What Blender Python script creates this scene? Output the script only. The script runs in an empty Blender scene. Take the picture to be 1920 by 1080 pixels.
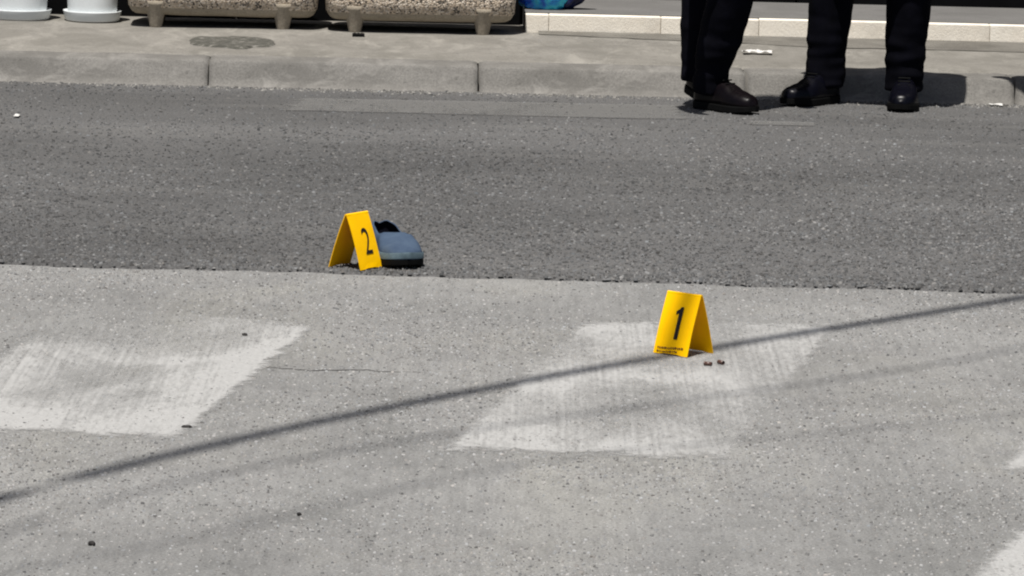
import bpy, bmesh, math, random
import numpy as np
from mathutils import Vector, Matrix, noise as mnoise

random.seed(7)
S = bpy.context.scene
COL = S.collection
R = math.radians

# ------------------------------------------------------------------ camera
FPX = 9900.0                        # focal length in pixels of a 1920 px wide frame
PITCH = math.atan(1340.0 / FPX)
CAM_H = 1.828
ROLL = R(1.5)
_r = Vector((1, 0, 0))
_f = Vector((0, math.cos(PITCH), -math.sin(PITCH)))
_u = Vector((0, math.sin(PITCH), math.cos(PITCH)))
cam_r = math.cos(ROLL) * _r + math.sin(ROLL) * _u
cam_u = math.cos(ROLL) * _u - math.sin(ROLL) * _r
cd = bpy.data.cameras.new("camera")
cam = bpy.data.objects.new("camera", cd)
COL.objects.link(cam)
m = Matrix.Identity(4)
for i in range(3):
    m[i][0], m[i][1], m[i][2] = cam_r[i], cam_u[i], -_f[i]
m[2][3] = CAM_H
cam.matrix_world = m
cd.sensor_width = 36.0
cd.lens = FPX / 1920.0 * 36.0
cd.clip_start = 0.1
cd.clip_end = 1000.0
S.camera = cam

# ------------------------------------------------------------------ sky, sun, exposure
SUN_EL, SUN_PHI = R(71), R(16)      # high sun behind the camera, a little to its left
SUN = Vector((-math.cos(SUN_EL) * math.sin(SUN_PHI), -math.cos(SUN_EL) * math.cos(SUN_PHI), math.sin(SUN_EL)))
W = bpy.data.worlds.new("World")
S.world = W
W.use_nodes = True
nt = W.node_tree
bg = nt.nodes["Background"]
sky = nt.nodes.new("ShaderNodeTexSky")
sky.sky_type = 'NISHITA'
sky.sun_disc = False
sky.dust_density = 2.0
sky.ozone_density = 0.6
sky.sun_elevation = SUN_EL
sky.sun_rotation = math.atan2(SUN.x, SUN.y)
nt.links.new(sky.outputs[0], bg.inputs[0])
bg.inputs[1].default_value = 0.05
sl = bpy.data.lights.new("sun", 'SUN')
sl.energy = 5.0
sl.angle = R(0.53)
sl.color = (1.0, 0.962, 0.903)
so = bpy.data.objects.new("sun", sl)
so.rotation_euler = (-SUN).to_track_quat('-Z', 'Y').to_euler()
so.location = SUN * 30
COL.objects.link(so)
S.view_settings.view_transform = 'Standard'
S.view_settings.look = 'None'
S.view_settings.gamma = 1.0
S.view_settings.exposure = 0.34
S.view_settings.use_curve_mapping = False
S.cycles.filter_width = 2.1

# ------------------------------------------------------------------ helpers
def P(px, py, z=0.0):
    """ground point (at height z) seen at a photo pixel"""
    d = _f + (px - 960) / FPX * cam_r - (py - 540) / FPX * cam_u
    t = (z - CAM_H) / d.z
    return Vector((0, 0, CAM_H)) + t * d

KA = R(1.6)                          # direction of the kerb
KD = Vector((math.cos(KA), math.sin(KA), 0))
KN = Vector((-math.sin(KA), math.cos(KA), 0))
KO = Vector((0, 18.584, 0))
def K(u, v, z=0.0):
    return KO + KD * u + KN * v + Vector((0, 0, z))
def UV(p):
    d = p - KO
    return d.dot(KD), d.dot(KN)

def tag(o, label=None, cat=None, group=None, kind=None):
    if label: o["label"] = label
    if cat: o["category"] = cat
    if group: o["group"] = group
    if kind: o["kind"] = kind
    return o

def link(name, me, mat, parent=None, smooth=False):
    o = bpy.data.objects.new(name, me)
    COL.objects.link(o)
    if mat is not None and not me.materials:
        me.materials.append(mat)
    if smooth:
        me.polygons.foreach_set("use_smooth", [True] * len(me.polygons))
    if parent is not None:
        o.parent = parent
    return o

def empty(name, loc, rz=0.0):
    o = bpy.data.objects.new(name, None)
    o.empty_display_size = 0.1
    o.location = loc
    o.rotation_euler = (0, 0, rz)
    COL.objects.link(o)
    return o

def pydata(name, v, f):
    me = bpy.data.meshes.new(name)
    me.from_pydata([tuple(x) for x in v], [], f)
    me.update()
    return me

def from_bm(name, bm):
    bmesh.ops.recalc_face_normals(bm, faces=bm.faces)
    me = bpy.data.meshes.new(name)
    bm.to_mesh(me)
    bm.free()
    return me

def bm_box(bm, c, s, bevel=0.0, seg=2, rot=None):
    r = bmesh.ops.create_cube(bm, size=1.0)
    vs = r["verts"]
    for v in vs:
        v.co = Vector((v.co.x * s[0], v.co.y * s[1], v.co.z * s[2]))
    if bevel > 0:
        es = list({e for v in vs for e in v.link_edges})
        g = bmesh.ops.bevel(bm, geom=es, offset=bevel, segments=seg, affect='EDGES', profile=0.5)
        vs = list({v for f in g["faces"] for v in f.verts} | {v for v in vs if v.is_valid})
    for v in vs:
        if rot is not None:
            v.co = rot @ v.co
        v.co += Vector(c)
    return vs

def lathe(name, prof, seg=40):
    v, f = [], []
    for (r, z) in prof:
        for k in range(seg):
            a = 2 * math.pi * k / seg
            v.append((r * math.cos(a), r * math.sin(a), z))
    n = len(prof)
    for i in range(n - 1):
        for k in range(seg):
            k2 = (k + 1) % seg
            f.append((i * seg + k, i * seg + k2, (i + 1) * seg + k2, (i + 1) * seg + k))
    f.append(tuple(range(seg))[::-1])
    f.append(tuple((n - 1) * seg + k for k in range(seg)))
    return pydata(name, v, f)

def tube(bm, pts, seg=14, flat=None):
    """closed tapered tube through (point, radius) or (point, rx, ry); rx across, ry along 'flat'"""
    rings = []
    n = len(pts)
    for i, q in enumerate(pts):
        p = Vector(q[0]); rx = q[1]; ry = q[2] if len(q) > 2 else rx
        a = Vector(pts[max(0, i - 1)][0]); b_ = Vector(pts[min(n - 1, i + 1)][0])
        d = (b_ - a).normalized()
        ref = Vector(flat) if flat is not None else (Vector((0, 1, 0)) if abs(d.y) < 0.9 else Vector((1, 0, 0)))
        y_ = (ref - d * ref.dot(d)).normalized()
        x_ = y_.cross(d)
        ring = []
        for k in range(seg):
            t = 2 * math.pi * k / seg
            ring.append(bm.verts.new(p + x_ * rx * math.cos(t) + y_ * ry * math.sin(t)))
        rings.append(ring)
    for i in range(n - 1):
        for k in range(seg):
            k2 = (k + 1) % seg
            bm.faces.new((rings[i][k], rings[i][k2], rings[i + 1][k2], rings[i + 1][k]))
    bm.faces.new(rings[0][::-1]); bm.faces.new(rings[-1])

# --- node helpers
def new_mat(name):
    mt = bpy.data.materials.new(name)
    mt.use_nodes = True
    n = mt.node_tree
    return mt, n, n.nodes["Principled BSDF"]

def N(n, t, **kw):
    x = n.nodes.new(t)
    for k, v in kw.items():
        if k.startswith("i_"):
            key = k[2:]
            x.inputs[int(key) if key.isdigit() else key].default_value = v
        else:
            setattr(x, k, v)
    return x

def coords(n, scale=(1, 1, 1), rot=(0, 0, 0), kind="Object"):
    tc = N(n, "ShaderNodeTexCoord")
    mp = N(n, "ShaderNodeMapping")
    mp.inputs["Scale"].default_value = scale
    mp.inputs["Rotation"].default_value = rot
    n.links.new(tc.outputs[kind], mp.inputs["Vector"])
    return mp.outputs["Vector"]

def noise(n, vec, scale, detail=4, rough=0.6, dist=0.0):
    x = N(n, "ShaderNodeTexNoise")
    x.inputs["Scale"].default_value = scale
    x.inputs["Detail"].default_value = detail
    x.inputs["Roughness"].default_value = rough
    x.inputs["Distortion"].default_value = dist
    n.links.new(vec, x.inputs["Vector"])
    return x.outputs["Fac"]

def ramp(n, fac, stops):
    x = N(n, "ShaderNodeValToRGB")
    e = x.color_ramp.elements
    while len(e) < len(stops):
        e.new(0.5)
    for k, (p, c) in enumerate(stops):
        e[k].position = min(1.0, p)
        if not hasattr(c, "__len__"):
            c = (c, c, c)
        e[k].color = (c[0], c[1], c[2], 1)
    n.links.new(fac, x.inputs[0])
    return x.outputs[0]

def mix(n, fac, a, b, mode='MIX'):
    x = N(n, "ShaderNodeMix", data_type='RGBA', blend_type=mode)
    for sock, val in ((x.inputs[0], fac), (x.inputs[6], a), (x.inputs[7], b)):
        if isinstance(val, bpy.types.NodeSocket):
            n.links.new(val, sock)
        elif isinstance(val, (int, float)):
            sock.default_value = val
        else:
            sock.default_value = (*val[:3], 1)
    return x.outputs[2]

def bump(n, b, h, strength, dist):
    x = N(n, "ShaderNodeBump")
    x.inputs["Strength"].default_value = strength
    x.inputs["Distance"].default_value = dist
    n.links.new(h, x.inputs["Height"])
    n.links.new(x.outputs[0], b.inputs["Normal"])

def plain(name, col, rough=0.6, spec=0.4, var=0.0, scale=30):
    mt, n, b = new_mat(name)
    b.inputs["Roughness"].default_value = rough
    b.inputs["Specular IOR Level"].default_value = spec
    if var:
        f = noise(n, coords(n), scale, 4)
        c = ramp(n, f, [(0.3, tuple(x * (1 - var) for x in col)), (0.7, tuple(min(1, x * (1 + var)) for x in col))])
        n.links.new(c, b.inputs["Base Color"])
    else:
        b.inputs["Base Color"].default_value = (*col, 1)
    return mt

# ------------------------------------------------------------------ materials
def mat_asphalt():
    mt, n, b = new_mat("asphalt")
    v = coords(n)
    big = ramp(n, noise(n, v, 0.55, 3), [(0.3, (0.066, 0.0652, 0.0645)), (0.7, (0.097, 0.0955, 0.0945))])
    fine = ramp(n, noise(n, v, 130, 3, 0.7), [(0.32, 0.55), (0.5, 1.0), (0.7, 1.6)])
    c = mix(n, 1.0, big, fine, 'MULTIPLY')
    tv = coords(n, (0.25, 1.3, 1), (0, 0, -KA))
    tb = ramp(n, noise(n, tv, 0.9, 4, 0.6, 0.4), [(0.32, 0.80), (0.5, 1.0), (0.68, 1.18)])
    c = mix(n, 1.0, c, tb, 'MULTIPLY')
    sp = ramp(n, noise(n, coords(n, (1, 0.35, 1)), 5.0, 5, 0.7, 0.8), [(0.60, 0.0), (0.74, 0.45)])
    c = mix(n, sp, c, (0.045, 0.044, 0.043))
    # dusty pale streaks trodden along the kerb
    sv = coords(n, (0.55, 4.5, 1), (0, 0, -KA))
    st = ramp(n, noise(n, sv, 1.0, 3, 0.5), [(0.56, 0.0), (0.66, 0.30)])
    c = mix(n, st, c, (0.125, 0.122, 0.117))
    n.links.new(c, b.inputs["Base Color"])
    b.inputs["Roughness"].default_value = 0.9
    b.inputs["Specular IOR Level"].default_value = 0.25
    bump(n, b, noise(n, v, 90, 3, 0.7), 0.7, 0.004)
    return mt

def mat_concrete(name, lo, hi, fine_amt=0.35, streak=True, scale=1.0):
    mt, n, b = new_mat(name)
    v = coords(n)
    c = ramp(n, noise(n, v, 0.9 * scale, 4, 0.55, 0.3), [(0.3, lo), (0.7, hi)])
    fine = ramp(n, noise(n, v, 150, 3, 0.7), [(0.3, 1 - fine_amt), (0.5, 1.0), (0.72, 1 + fine_amt)])
    c = mix(n, 1.0, c, fine, 'MULTIPLY')
    if streak:
        sv = coords(n, (85, 0.9, 1), (0, 0, R(-2)))
        s = ramp(n, noise(n, sv, 1.0, 3, 0.6), [(0.35, 0.935), (0.65, 1.055)])
        c = mix(n, 1.0, c, s, 'MULTIPLY')
    if streak:
        tn = ramp(n, noise(n, coords(n, (1, 0.4, 1)), 1.9, 4, 0.6, 0.7), [(0.30, (0.88, 0.885, 0.88)), (0.5, (1, 1, 1)), (0.70, (1.08, 1.07, 1.03))])
        c = mix(n, 1.0, c, tn, 'MULTIPLY')
        pk = ramp(n, noise(n, coords(n, (1, 0.22, 1)), 34, 5, 0.75, 0.3), [(0.36, 0.86), (0.48, 1.0), (0.62, 1.10)])
        c = mix(n, 1.0, c, pk, 'MULTIPLY')
    # blotchy dirt
    d = ramp(n, noise(n, v, 2.7 * scale, 5, 0.65), [(0.50, 0.0), (0.72, 0.35)])
    c = mix(n, d, c, tuple(x * 0.62 for x in lo))
    n.links.new(c, b.inputs["Base Color"])
    b.inputs["Roughness"].default_value = 0.9
    b.inputs["Specular IOR Level"].default_value = 0.2
    bump(n, b, noise(n, v, 110, 4, 0.7), 0.5, 0.003)
    return mt

def mat_paint(name='worn_road_paint', lo=(0.32, 0.317, 0.308), hi=(0.45, 0.446, 0.435), a0=0.54, a1=0.81, amax=0.82):
    """thin worn road paint: see-through where it has worn off"""
    mt, n, b = new_mat(name)
    v = coords(n)
    c = ramp(n, noise(n, v, 120, 3, 0.7), [(0.3, lo), (0.7, hi)])
    n.links.new(c, b.inputs["Base Color"])
    b.inputs["Roughness"].default_value = 0.8
    sv = coords(n, (95, 0.9, 1), (0, 0, R(-1.5)))
    f1 = noise(n, sv, 1.0, 2, 0.5)
    f2 = noise(n, coords(n, (1, 0.40, 1), (0, 0, R(8))), 3.4, 5, 0.66, 0.6)
    f3 = noise(n, coords(n, (1, 0.17, 1)), 95, 3, 0.7)
    a = N(n, "ShaderNodeMath", operation='MULTIPLY_ADD'); n.links.new(f1, a.inputs[0]); a.inputs[1].default_value = 0.42
    n.links.new(f2, a.inputs[2])
    a2 = N(n, "ShaderNodeMath", operation='MULTIPLY_ADD'); n.links.new(f3, a2.inputs[0]); a2.inputs[1].default_value = 0.50
    n.links.new(a.outputs[0], a2.inputs[2])
    # paint stays longer along the rim of a bar: u runs 0..1 across and along
    at = N(n, "ShaderNodeAttribute", attribute_name="rim")
    a3 = N(n, "ShaderNodeMath", operation='MULTIPLY_ADD'); n.links.new(at.outputs["Fac"], a3.inputs[0]); a3.inputs[1].default_value = 0.45
    n.links.new(a2.outputs[0], a3.inputs[2])
    a4 = N(n, "ShaderNodeMath", operation='MULTIPLY'); n.links.new(a3.outputs[0], a4.inputs[0]); a4.inputs[1].default_value = 0.6
    al = ramp(n, a4.outputs[0], [(a0, 0.04), (a1, amax)])
    # ragged border
    at2 = N(n, "ShaderNodeAttribute", attribute_name="edge")
    e = N(n, "ShaderNodeMath", operation='MULTIPLY_ADD'); n.links.new(noise(n, v, 11, 6, 0.75), e.inputs[0]); e.inputs[1].default_value = 1.3
    n.links.new(at2.outputs["Fac"], e.inputs[2])
    eb = ramp(n, e.outputs[0], [(0.58, 0.0), (0.92, 1.0)])
    al = mix(n, 1.0, al, eb, 'MULTIPLY')
    tr = N(n, "ShaderNodeBsdfTransparent")
    ms = N(n, "ShaderNodeMixShader")
    n.links.new(al, ms.inputs[0])
    n.links.new(tr.outputs[0], ms.inputs[1])
    n.links.new(b.outputs[0], ms.inputs[2])
    n.links.new(ms.outputs[0], n.nodes["Material Output"].inputs[0])
    return mt

def mat_chips(name, rough=0.85):
    mt, n, b = new_mat(name)
    at = N(n, "ShaderNodeAttribute", attribute_name="tint")
    n.links.new(at.outputs["Color"], b.inputs["Base Color"])
    b.inputs["Roughness"].default_value = rough
    b.inputs["Specular IOR Level"].default_value = 0.3
    return mt

def mat_pebbledash():
    mt, n, b = new_mat("exposed_aggregate")
    v = coords(n)
    vo = N(n, "ShaderNodeTexVoronoi"); vo.inputs["Scale"].default_value = 150
    n.links.new(v, vo.inputs["Vector"])
    sep = N(n, "ShaderNodeSeparateColor"); n.links.new(vo.outputs["Color"], sep.inputs[0])
    stone = ramp(n, sep.outputs[0], [(0.0, (0.03, 0.026, 0.024)), (0.16, (0.10, 0.085, 0.07)), (0.30, (0.46, 0.37, 0.275)), (0.6, (0.64, 0.53, 0.41)), (1.0, (0.80, 0.71, 0.60))])
    gap = ramp(n, vo.outputs["Distance"], [(0.50, 0.0), (0.80, 0.8)])
    c = mix(n, gap, stone, (0.30, 0.26, 0.21))
    n.links.new(c, b.inputs["Base Color"])
    b.inputs["Roughness"].default_value = 0.8
    inv = N(n, "ShaderNodeMath", operation='SUBTRACT'); inv.inputs[0].default_value = 1.0
    n.links.new(vo.outputs["Distance"], inv.inputs[1])
    bump(n, b, inv.outputs[0], 0.9, 0.006)
    return mt

def mat_fabric(name, c0, c1, rough=0.9, scale=14):
    mt, n, b = new_mat(name)
    v = coords(n)
    c = ramp(n, noise(n, v, scale, 5), [(0.3, c0), (0.7, c1)])
    n.links.new(c, b.inputs["Base Color"])
    b.inputs["Roughness"].default_value = rough
    b.inputs["Specular IOR Level"].default_value = 0.04
    bump(n, b, noise(n, v, 700, 2), 0.3, 0.0006)
    return mt

M = {}
M["asphalt"] = mat_asphalt()
M["road_concrete"] = mat_concrete("road_concrete", (0.162, 0.1605, 0.156), (0.217, 0.215, 0.209))
def weathered(name, lo, hi, stain, scale):
    mt = mat_concrete(name, lo, hi, 0.26, False, scale)
    n = mt.node_tree; b = n.nodes["Principled BSDF"]
    old = b.inputs["Base Color"].links[0].from_socket
    v = coords(n, (1.0, 0.45, 1.6))
    p1 = ramp(n, noise(n, v, 5.5, 5, 0.62, 0.8), [(0.46, 0.0), (0.62, 0.55)])
    c = mix(n, p1, old, stain)
    p2 = ramp(n, noise(n, coords(n, (1, 0.3, 2.2)), 8.0, 4, 0.7, 0.5), [(0.54, 0.0), (0.70, 0.55)])
    c = mix(n, p2, c, tuple(min(1, x * 1.35) for x in hi))
    p3 = ramp(n, noise(n, v, 34, 4, 0.75), [(0.60, 0.0), (0.70, 0.5)])
    c = mix(n, p3, c, tuple(x * 0.45 for x in lo))
    n.links.new(c, b.inputs["Base Color"])
    return mt
M["kerb"] = weathered("kerb_concrete", (0.142, 0.136, 0.126), (0.190, 0.182, 0.169), (0.108, 0.103, 0.095), 3.0)
M["walk"] = weathered("pavement_concrete", (0.163, 0.154, 0.138), (0.216, 0.205, 0.184), (0.130, 0.123, 0.108), 2.0)
M["dirt"] = mat_concrete("earth", (0.10, 0.09, 0.075), (0.14, 0.13, 0.11), 0.3, False)
M["paint"] = mat_paint()
M["old_line"] = mat_paint("faded_line_paint", (0.13, 0.128, 0.124), (0.18, 0.177, 0.17), 0.46, 0.74, 0.62)
M["chips"] = mat_chips("stone_chips")
M["pebble"] = mat_pebbledash()
M["foot"] = mat_concrete("planter_mortar", (0.27, 0.235, 0.185), (0.36, 0.315, 0.25), 0.25, False, 8)
M["soil"] = plain("soil", (0.03, 0.022, 0.015), 0.95, 0.1, 0.4, 60)
M["white_plastic"] = plain("white_plastic", (0.70, 0.73, 0.74), 0.45, 0.4, 0.05, 12)
M["cream"] = mat_concrete("cream_stone", (0.74, 0.675, 0.575), (0.84, 0.80, 0.72), 0.08, False, 3)
M["tread"] = mat_concrete("step_tile", (0.115, 0.112, 0.108), (0.15, 0.146, 0.142), 0.12, False, 3)
M["black_wall"] = plain("black_stone_cladding", (0.004, 0.004, 0.0045), 0.6, 0.04, 0.3, 6)
M["facade"] = plain("facade_render", (0.40, 0.37, 0.32), 0.9, 0.2, 0.08, 3)
M["black_cloth"] = mat_fabric("black_cloth", (0.0022, 0.0022, 0.0035), (0.0045, 0.0045, 0.008))
M["navy_cloth"] = mat_fabric("navy_cloth", (0.003, 0.003, 0.009), (0.006, 0.006, 0.018))
M["skin"] = plain("skin", (0.45, 0.27, 0.19), 0.55, 0.35, 0.06, 20)
M["hair"] = plain("dark_hair", (0.012, 0.009, 0.007), 0.6, 0.4, 0.3, 80)
M["eye"] = plain("eye_white", (0.6, 0.58, 0.55), 0.2, 0.5)
M["black_leather"] = plain("black_leather", (0.002, 0.002, 0.0045), 0.34, 0.16, 0.3, 60)
M["brown_leather"] = plain("oxblood_leather", (0.003, 0.0018, 0.0025), 0.36, 0.14, 0.4, 40)
M["rubber"] = plain("black_rubber", (0.004, 0.004, 0.004), 0.75, 0.08, 0.2, 30)
M["yellow"] = plain("yellow_plastic", (0.97, 0.525, 0.0), 0.5, 0.1, 0.05, 18)
M["print"] = plain("black_print", (0.010, 0.006, 0.005), 0.6, 0.3)
M["print_brown"] = plain("brown_print", (0.10, 0.028, 0.01), 0.6, 0.3)
M["wood"] = plain("creosoted_wood", (0.10, 0.07, 0.045), 0.85, 0.2, 0.35, 9)
M["pebble_dark"] = plain("dark_grit", (0.02, 0.018, 0.017), 0.8, 0.3, 0.4, 200)
M["crack"] = plain("crack_dirt", (0.055, 0.053, 0.05), 0.95, 0.1, 0.3, 40)
M["brass"] = plain("dull_brass", (0.07, 0.03, 0.02), 0.4, 0.6, 0.2, 90)
M["paper"] = plain("white_paper", (0.55, 0.54, 0.52), 0.8, 0.2, 0.05, 40)

# ------------------------------------------------------------------ ground
def rect_sheet(name, pts, z, mat, kind="structure", sub=None):
    me = pydata(name, [(p[0], p[1], z) for p in pts], [tuple(range(len(pts)))])
    o = link(name, me, mat)
    tag(o, kind=kind)
    return o

g = rect_sheet("ground", [(-300, -300), (300, -300), (300, 300), (-300, 300)], -0.012, M["dirt"])
# pale concrete apron nearest the camera; runs under the edge of the asphalt
rect_sheet("concrete_road", [(-40, -12), (40, -12), (40, 13.95), (-40, 13.95)], 0.0, M["road_concrete"])

# asphalt lane with a ragged near edge
A0, A1 = P(0, 497), P(1920, 551)
def edge_y(x):
    t = (x - A0.x) / (A1.x - A0.x)
    return A0.y + t * (A1.y - A0.y)
def edge_ragged(x):
    return edge_y(x) + 0.035 * mnoise.noise((x * 2.3, 3.1, 0)) + 0.022 * mnoise.noise((x * 9, 1.7, 0)) + 0.012 * mnoise.noise((x * 34, 5.7, 0))
xs = [-40, -20, -8, -4] + [-3 + 0.012 * i for i in range(501)] + [4, 8, 20, 40]
v, f = [], []
for x in xs:
    e = edge_ragged(x) if abs(x) <= 3.01 else edge_y(x)
    far = (KO + KD * x).y + 0.10
    v += [(x, e, -0.004), (x, e + 0.012, 0.006), (x, e + 0.25, 0.008), (x, far, 0.008)]
for i in range(len(xs) - 1):
    a, b = i * 4, i * 4 + 4
    for k in range(3):
        f.append((a + k, b + k, b + k + 1, a + k + 1))
asphalt = link("asphalt_road", pydata("asphalt_road", v, f), M["asphalt"])
tag(asphalt, kind="structure")

# loose and bedded stone chips: the grain of both surfaces as real relief
def chip_field(name, n, sampler, rmin, rmax, hmin, hmax, tint, seed, label, parent=None):
    rng = np.random.default_rng(seed)
    px, py, pz = sampler(rng, n)
    n = len(px)
    SG = 5
    ang = rng.uniform(0, 2 * np.pi, n)[:, None] + np.arange(SG)[None] * 2 * np.pi / SG + rng.uniform(-0.35, 0.35, (n, SG))
    rad = (rmin + (rmax - rmin) * rng.random(n) ** 2.2)[:, None]
    rr = rad * rng.uniform(0.7, 1.2, (n, SG))
    h = (hmin + (hmax - hmin) * rng.random(n) ** 1.6)
    V = np.zeros((n, 2 * SG, 3), np.float32)
    V[:, :SG, 0] = px[:, None] + rr * np.cos(ang)
    V[:, :SG, 1] = py[:, None] + rr * np.sin(ang)
    V[:, :SG, 2] = pz[:, None] - 0.0015
    k = rng.uniform(0.45, 0.75, (n, 1))
    V[:, SG:, 0] = px[:, None] + rr * k * np.cos(ang)
    V[:, SG:, 1] = py[:, None] + rr * k * np.sin(ang)
    tx, ty = rng.uniform(-0.5, 0.5, (n, 1)), rng.uniform(-0.5, 0.5, (n, 1))
    V[:, SG:, 2] = pz[:, None] + h[:, None] + rr * k * (tx * np.cos(ang) + ty * np.sin(ang)) * 0.6
    base = (np.arange(n) * 2 * SG)[:, None]
    quads = []
    for i in range(SG):
        j = (i + 1) % SG
        quads.append(np.stack([base[:, 0] + i, base[:, 0] + j, base[:, 0] + SG + j, base[:, 0] + SG + i], 1))
    Q = np.stack(quads, 1)                              # n,SG,4
    T = base + np.arange(SG, 2 * SG)[None]              # n,SG  (one pentagon)
    me = bpy.data.meshes.new(name)
    me.vertices.add(n * 2 * SG)
    me.vertices.foreach_set("co", V.ravel())
    loops = np.concatenate([Q.reshape(n, SG * 4), T], 1).ravel().astype(np.int32)
    me.loops.add(len(loops))
    me.loops.foreach_set("vertex_index", loops)
    tot = np.tile(np.array([4] * SG + [SG], np.int32), n)
    st = np.concatenate([[0], np.cumsum(tot)[:-1]]).astype(np.int32)
    me.polygons.add(len(tot))
    me.polygons.foreach_set("loop_start", st)
    me.update(calc_edges=True)
    col = tint(rng, n, px, py)
    C = np.ones((n, 2 * SG, 4), np.float32)
    C[:, :, :3] = col[:, None, :]
    at = me.color_attributes.new("tint", 'FLOAT_COLOR', 'POINT')
    at.data.foreach_set("color", C.ravel())
    o = link(name, me, M["chips"], parent)
    tag(o, kind="stuff")
    return o

def samp_asphalt(rng, n):
    y = rng.uniform(13.55, 18.6, n)
    half = 0.105 * y + 0.35
    x = rng.uniform(-1, 1, n) * half
    e = np.array([edge_ragged(a) for a in x])
    ok = (y > e + 0.004) & (y < 18.57 + 0.028 * x)
    # thin out by a slow clumping so that some areas are worn smooth
    c = np.sin(x * 3.1 + 1.3 * np.sin(y * 2.2)) * np.sin(y * 1.9 + 2.0 * np.sin(x * 1.7))
    near = np.clip((18.4 - y) / 3.5, 0.25, 1.0)
    ok &= rng.random(n) < (0.72 + 0.28 * c) * near
    x, y = x[ok], y[ok]
    return x, y, np.full(len(x), 0.0075)
def tint_asphalt(rng, n, x, y):
    t = rng.random(n)
    g = np.where(t < 0.28, rng.uniform(0.032, 0.06, n), np.where(t < 0.88, rng.uniform(0.066, 0.110, n), rng.uniform(0.115, 0.175, n)))
    # tyre-polished tracks and older, darker stretches
    g = g * (1 + 0.10 * np.sin(y * 3.4 + 0.7 * np.sin(x * 0.9)) + 0.09 * np.sin(x * 1.3 + 1.1 * np.sin(y * 1.1)) + 0.07 * np.sin(x * 5.3 + 2.0 * np.sin(y * 4.1)))
    warm = rng.normal(0.004, 0.02, n)
    return np.stack([g * (1 + warm), g, g * (1 - warm)], 1)
ch = chip_field("stone_chips", 190000, samp_asphalt, 0.0025, 0.0088, 0.0008, 0.0050, tint_asphalt, 3, "")
tag(ch, "coarse grey stone chips of the worn asphalt lane", "stone chips")

def samp_conc(rng, n):
    y = rng.uniform(9.2, 13.8, n)
    half = 0.105 * y + 0.3
    x = rng.uniform(-1, 1, n) * half
    e = np.array([edge_ragged(a) for a in x])
    c = np.sin(x * 2.3 + 1.9 * np.sin(y * 1.3)) * np.sin(y * 2.9 + 1.1 * np.sin(x * 2.7))
    ok = (y < e) & (rng.random(n) < 0.6 + 0.4 * c)
    x, y = x[ok], y[ok]
    return x, y, np.zeros(len(x))
def tint_conc(rng, n, x, y):
    t = rng.random(n)
    g = np.where(t < 0.17, rng.uniform(0.07, 0.12, n), np.where(t < 0.80, rng.uniform(0.155, 0.217, n), rng.uniform(0.235, 0.32, n)))
    warm = rng.normal(0.015, 0.02, n)
    return np.stack([g * (1 + warm), g, g * (1 - warm)], 1)
ch = chip_field("fine_grit", 150000, samp_conc, 0.0014, 0.0056, 0.0006, 0.0034, tint_conc, 5, "")
tag(ch, "fine pale grit on the worn concrete road surface", "grit")

# painted crossing bars on the concrete
def bump01(x, c, w):
    return math.exp(-((x - c) / w) ** 2)
def bar(name, corners, z=0.0022, n=44, mat=None, keep=None):
    """corners: four ground points, order near-left, near-right, far-right, far-left; keep(s, t): how much paint is left there"""
    a, b, c, d = [Vector((p.x, p.y, z)) for p in corners]
    v, f, rim, edge = [], [], [], []
    for j in range(n + 1):
        for i in range(n + 1):
            s_, t_ = -0.06 + 1.12 * i / n, -0.04 + 1.08 * j / n
            v.append((a * (1 - s_) + b * s_) * (1 - t_) + (d * (1 - s_) + c * s_) * t_)
            edge.append(max(-0.5, min(0.6, min(s_, 1 - s_, t_, 1 - t_) * 9.0)))
            wob = 0.16 * mnoise.noise((s_ * 3.1, t_ * 3.1, a.x)) + 0.08 * mnoise.noise((s_ * 9, t_ * 9, a.x + 4))
            rim.append(max(0.0, min(1.0, keep(s_ + wob * 0.4, t_ + wob * 0.5) + wob)) if keep else 0.6)
    for j in range(n):
        for i in range(n):
            k = j * (n + 1) + i
            f.append((k, k + 1, k + n + 2, k + n + 1))
    me = pydata(name, v, f)
    for nm, dat in (("rim", rim), ("edge", edge)):
        at = me.attributes.new(nm, 'FLOAT', 'POINT')
        at.data.foreach_set("value", dat)
    o = link(name, me, mat or M["paint"])
    tag(o, kind="structure")
    return o
def keep_right(s, t):
    q = 0.44 + 0.45 * bump01(t, 0.02, 0.12) * (1 - 0.4 * s) + 0.50 * bump01(t, 0.52, 0.09) * bump01(s, 0.42, 0.42) + 0.35 * bump01(t, 0.98, 0.04) + 0.4 * bump01(s, 0.0, 0.12) * bump01(t, 0.0, 0.2)
    return q - 0.35 * bump01(t, 0.30, 0.16) * bump01(s, 0.45, 0.3) - 0.45 * max(0, s - 0.78) / 0.22 * (1 if t < 0.45 else 0.2)
def keep_left(s, t):
    q = 0.30 + 0.65 * bump01(t, 0.02, 0.17) + 0.55 * max(0, (s - 0.62) / 0.3) + 0.45 * bump01(s, 0.18, 0.22) * bump01(t, 0.38, 0.28) + 0.40 * bump01(t, 0.60, 0.06)
    return q - 0.7 * bump01(s, 0.05, 0.35) * bump01(t, 0.95, 0.32) - 0.25 * bump01(s, 0.48, 0.2) * bump01(t, 0.40, 0.16)
bar("crossing_bar", [P(832, 846), P(1366, 864), P(1570, 610), P(1095, 604)], keep=keep_right)
bar("crossing_bar", [P(-190, 800), P(335, 824), P(590, 612), P(150, 572)], keep=keep_left)
bar("crossing_bar", [P(1876, 884), P(2400, 900), P(2560, 640), P(2080, 620)], keep=lambda s, t: 0.95 if t < 0.5 else 0.5)
bar("crossing_bar", [P(1600, 1280), P(2330, 1300), P(2650, 1010), P(1915, 992)], keep=lambda s, t: 1.0)
bar("faded_line", [P(520, 212), P(1290, 230), P(1280, 203), P(560, 189)], 0.0106, 24, M["old_line"])
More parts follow.
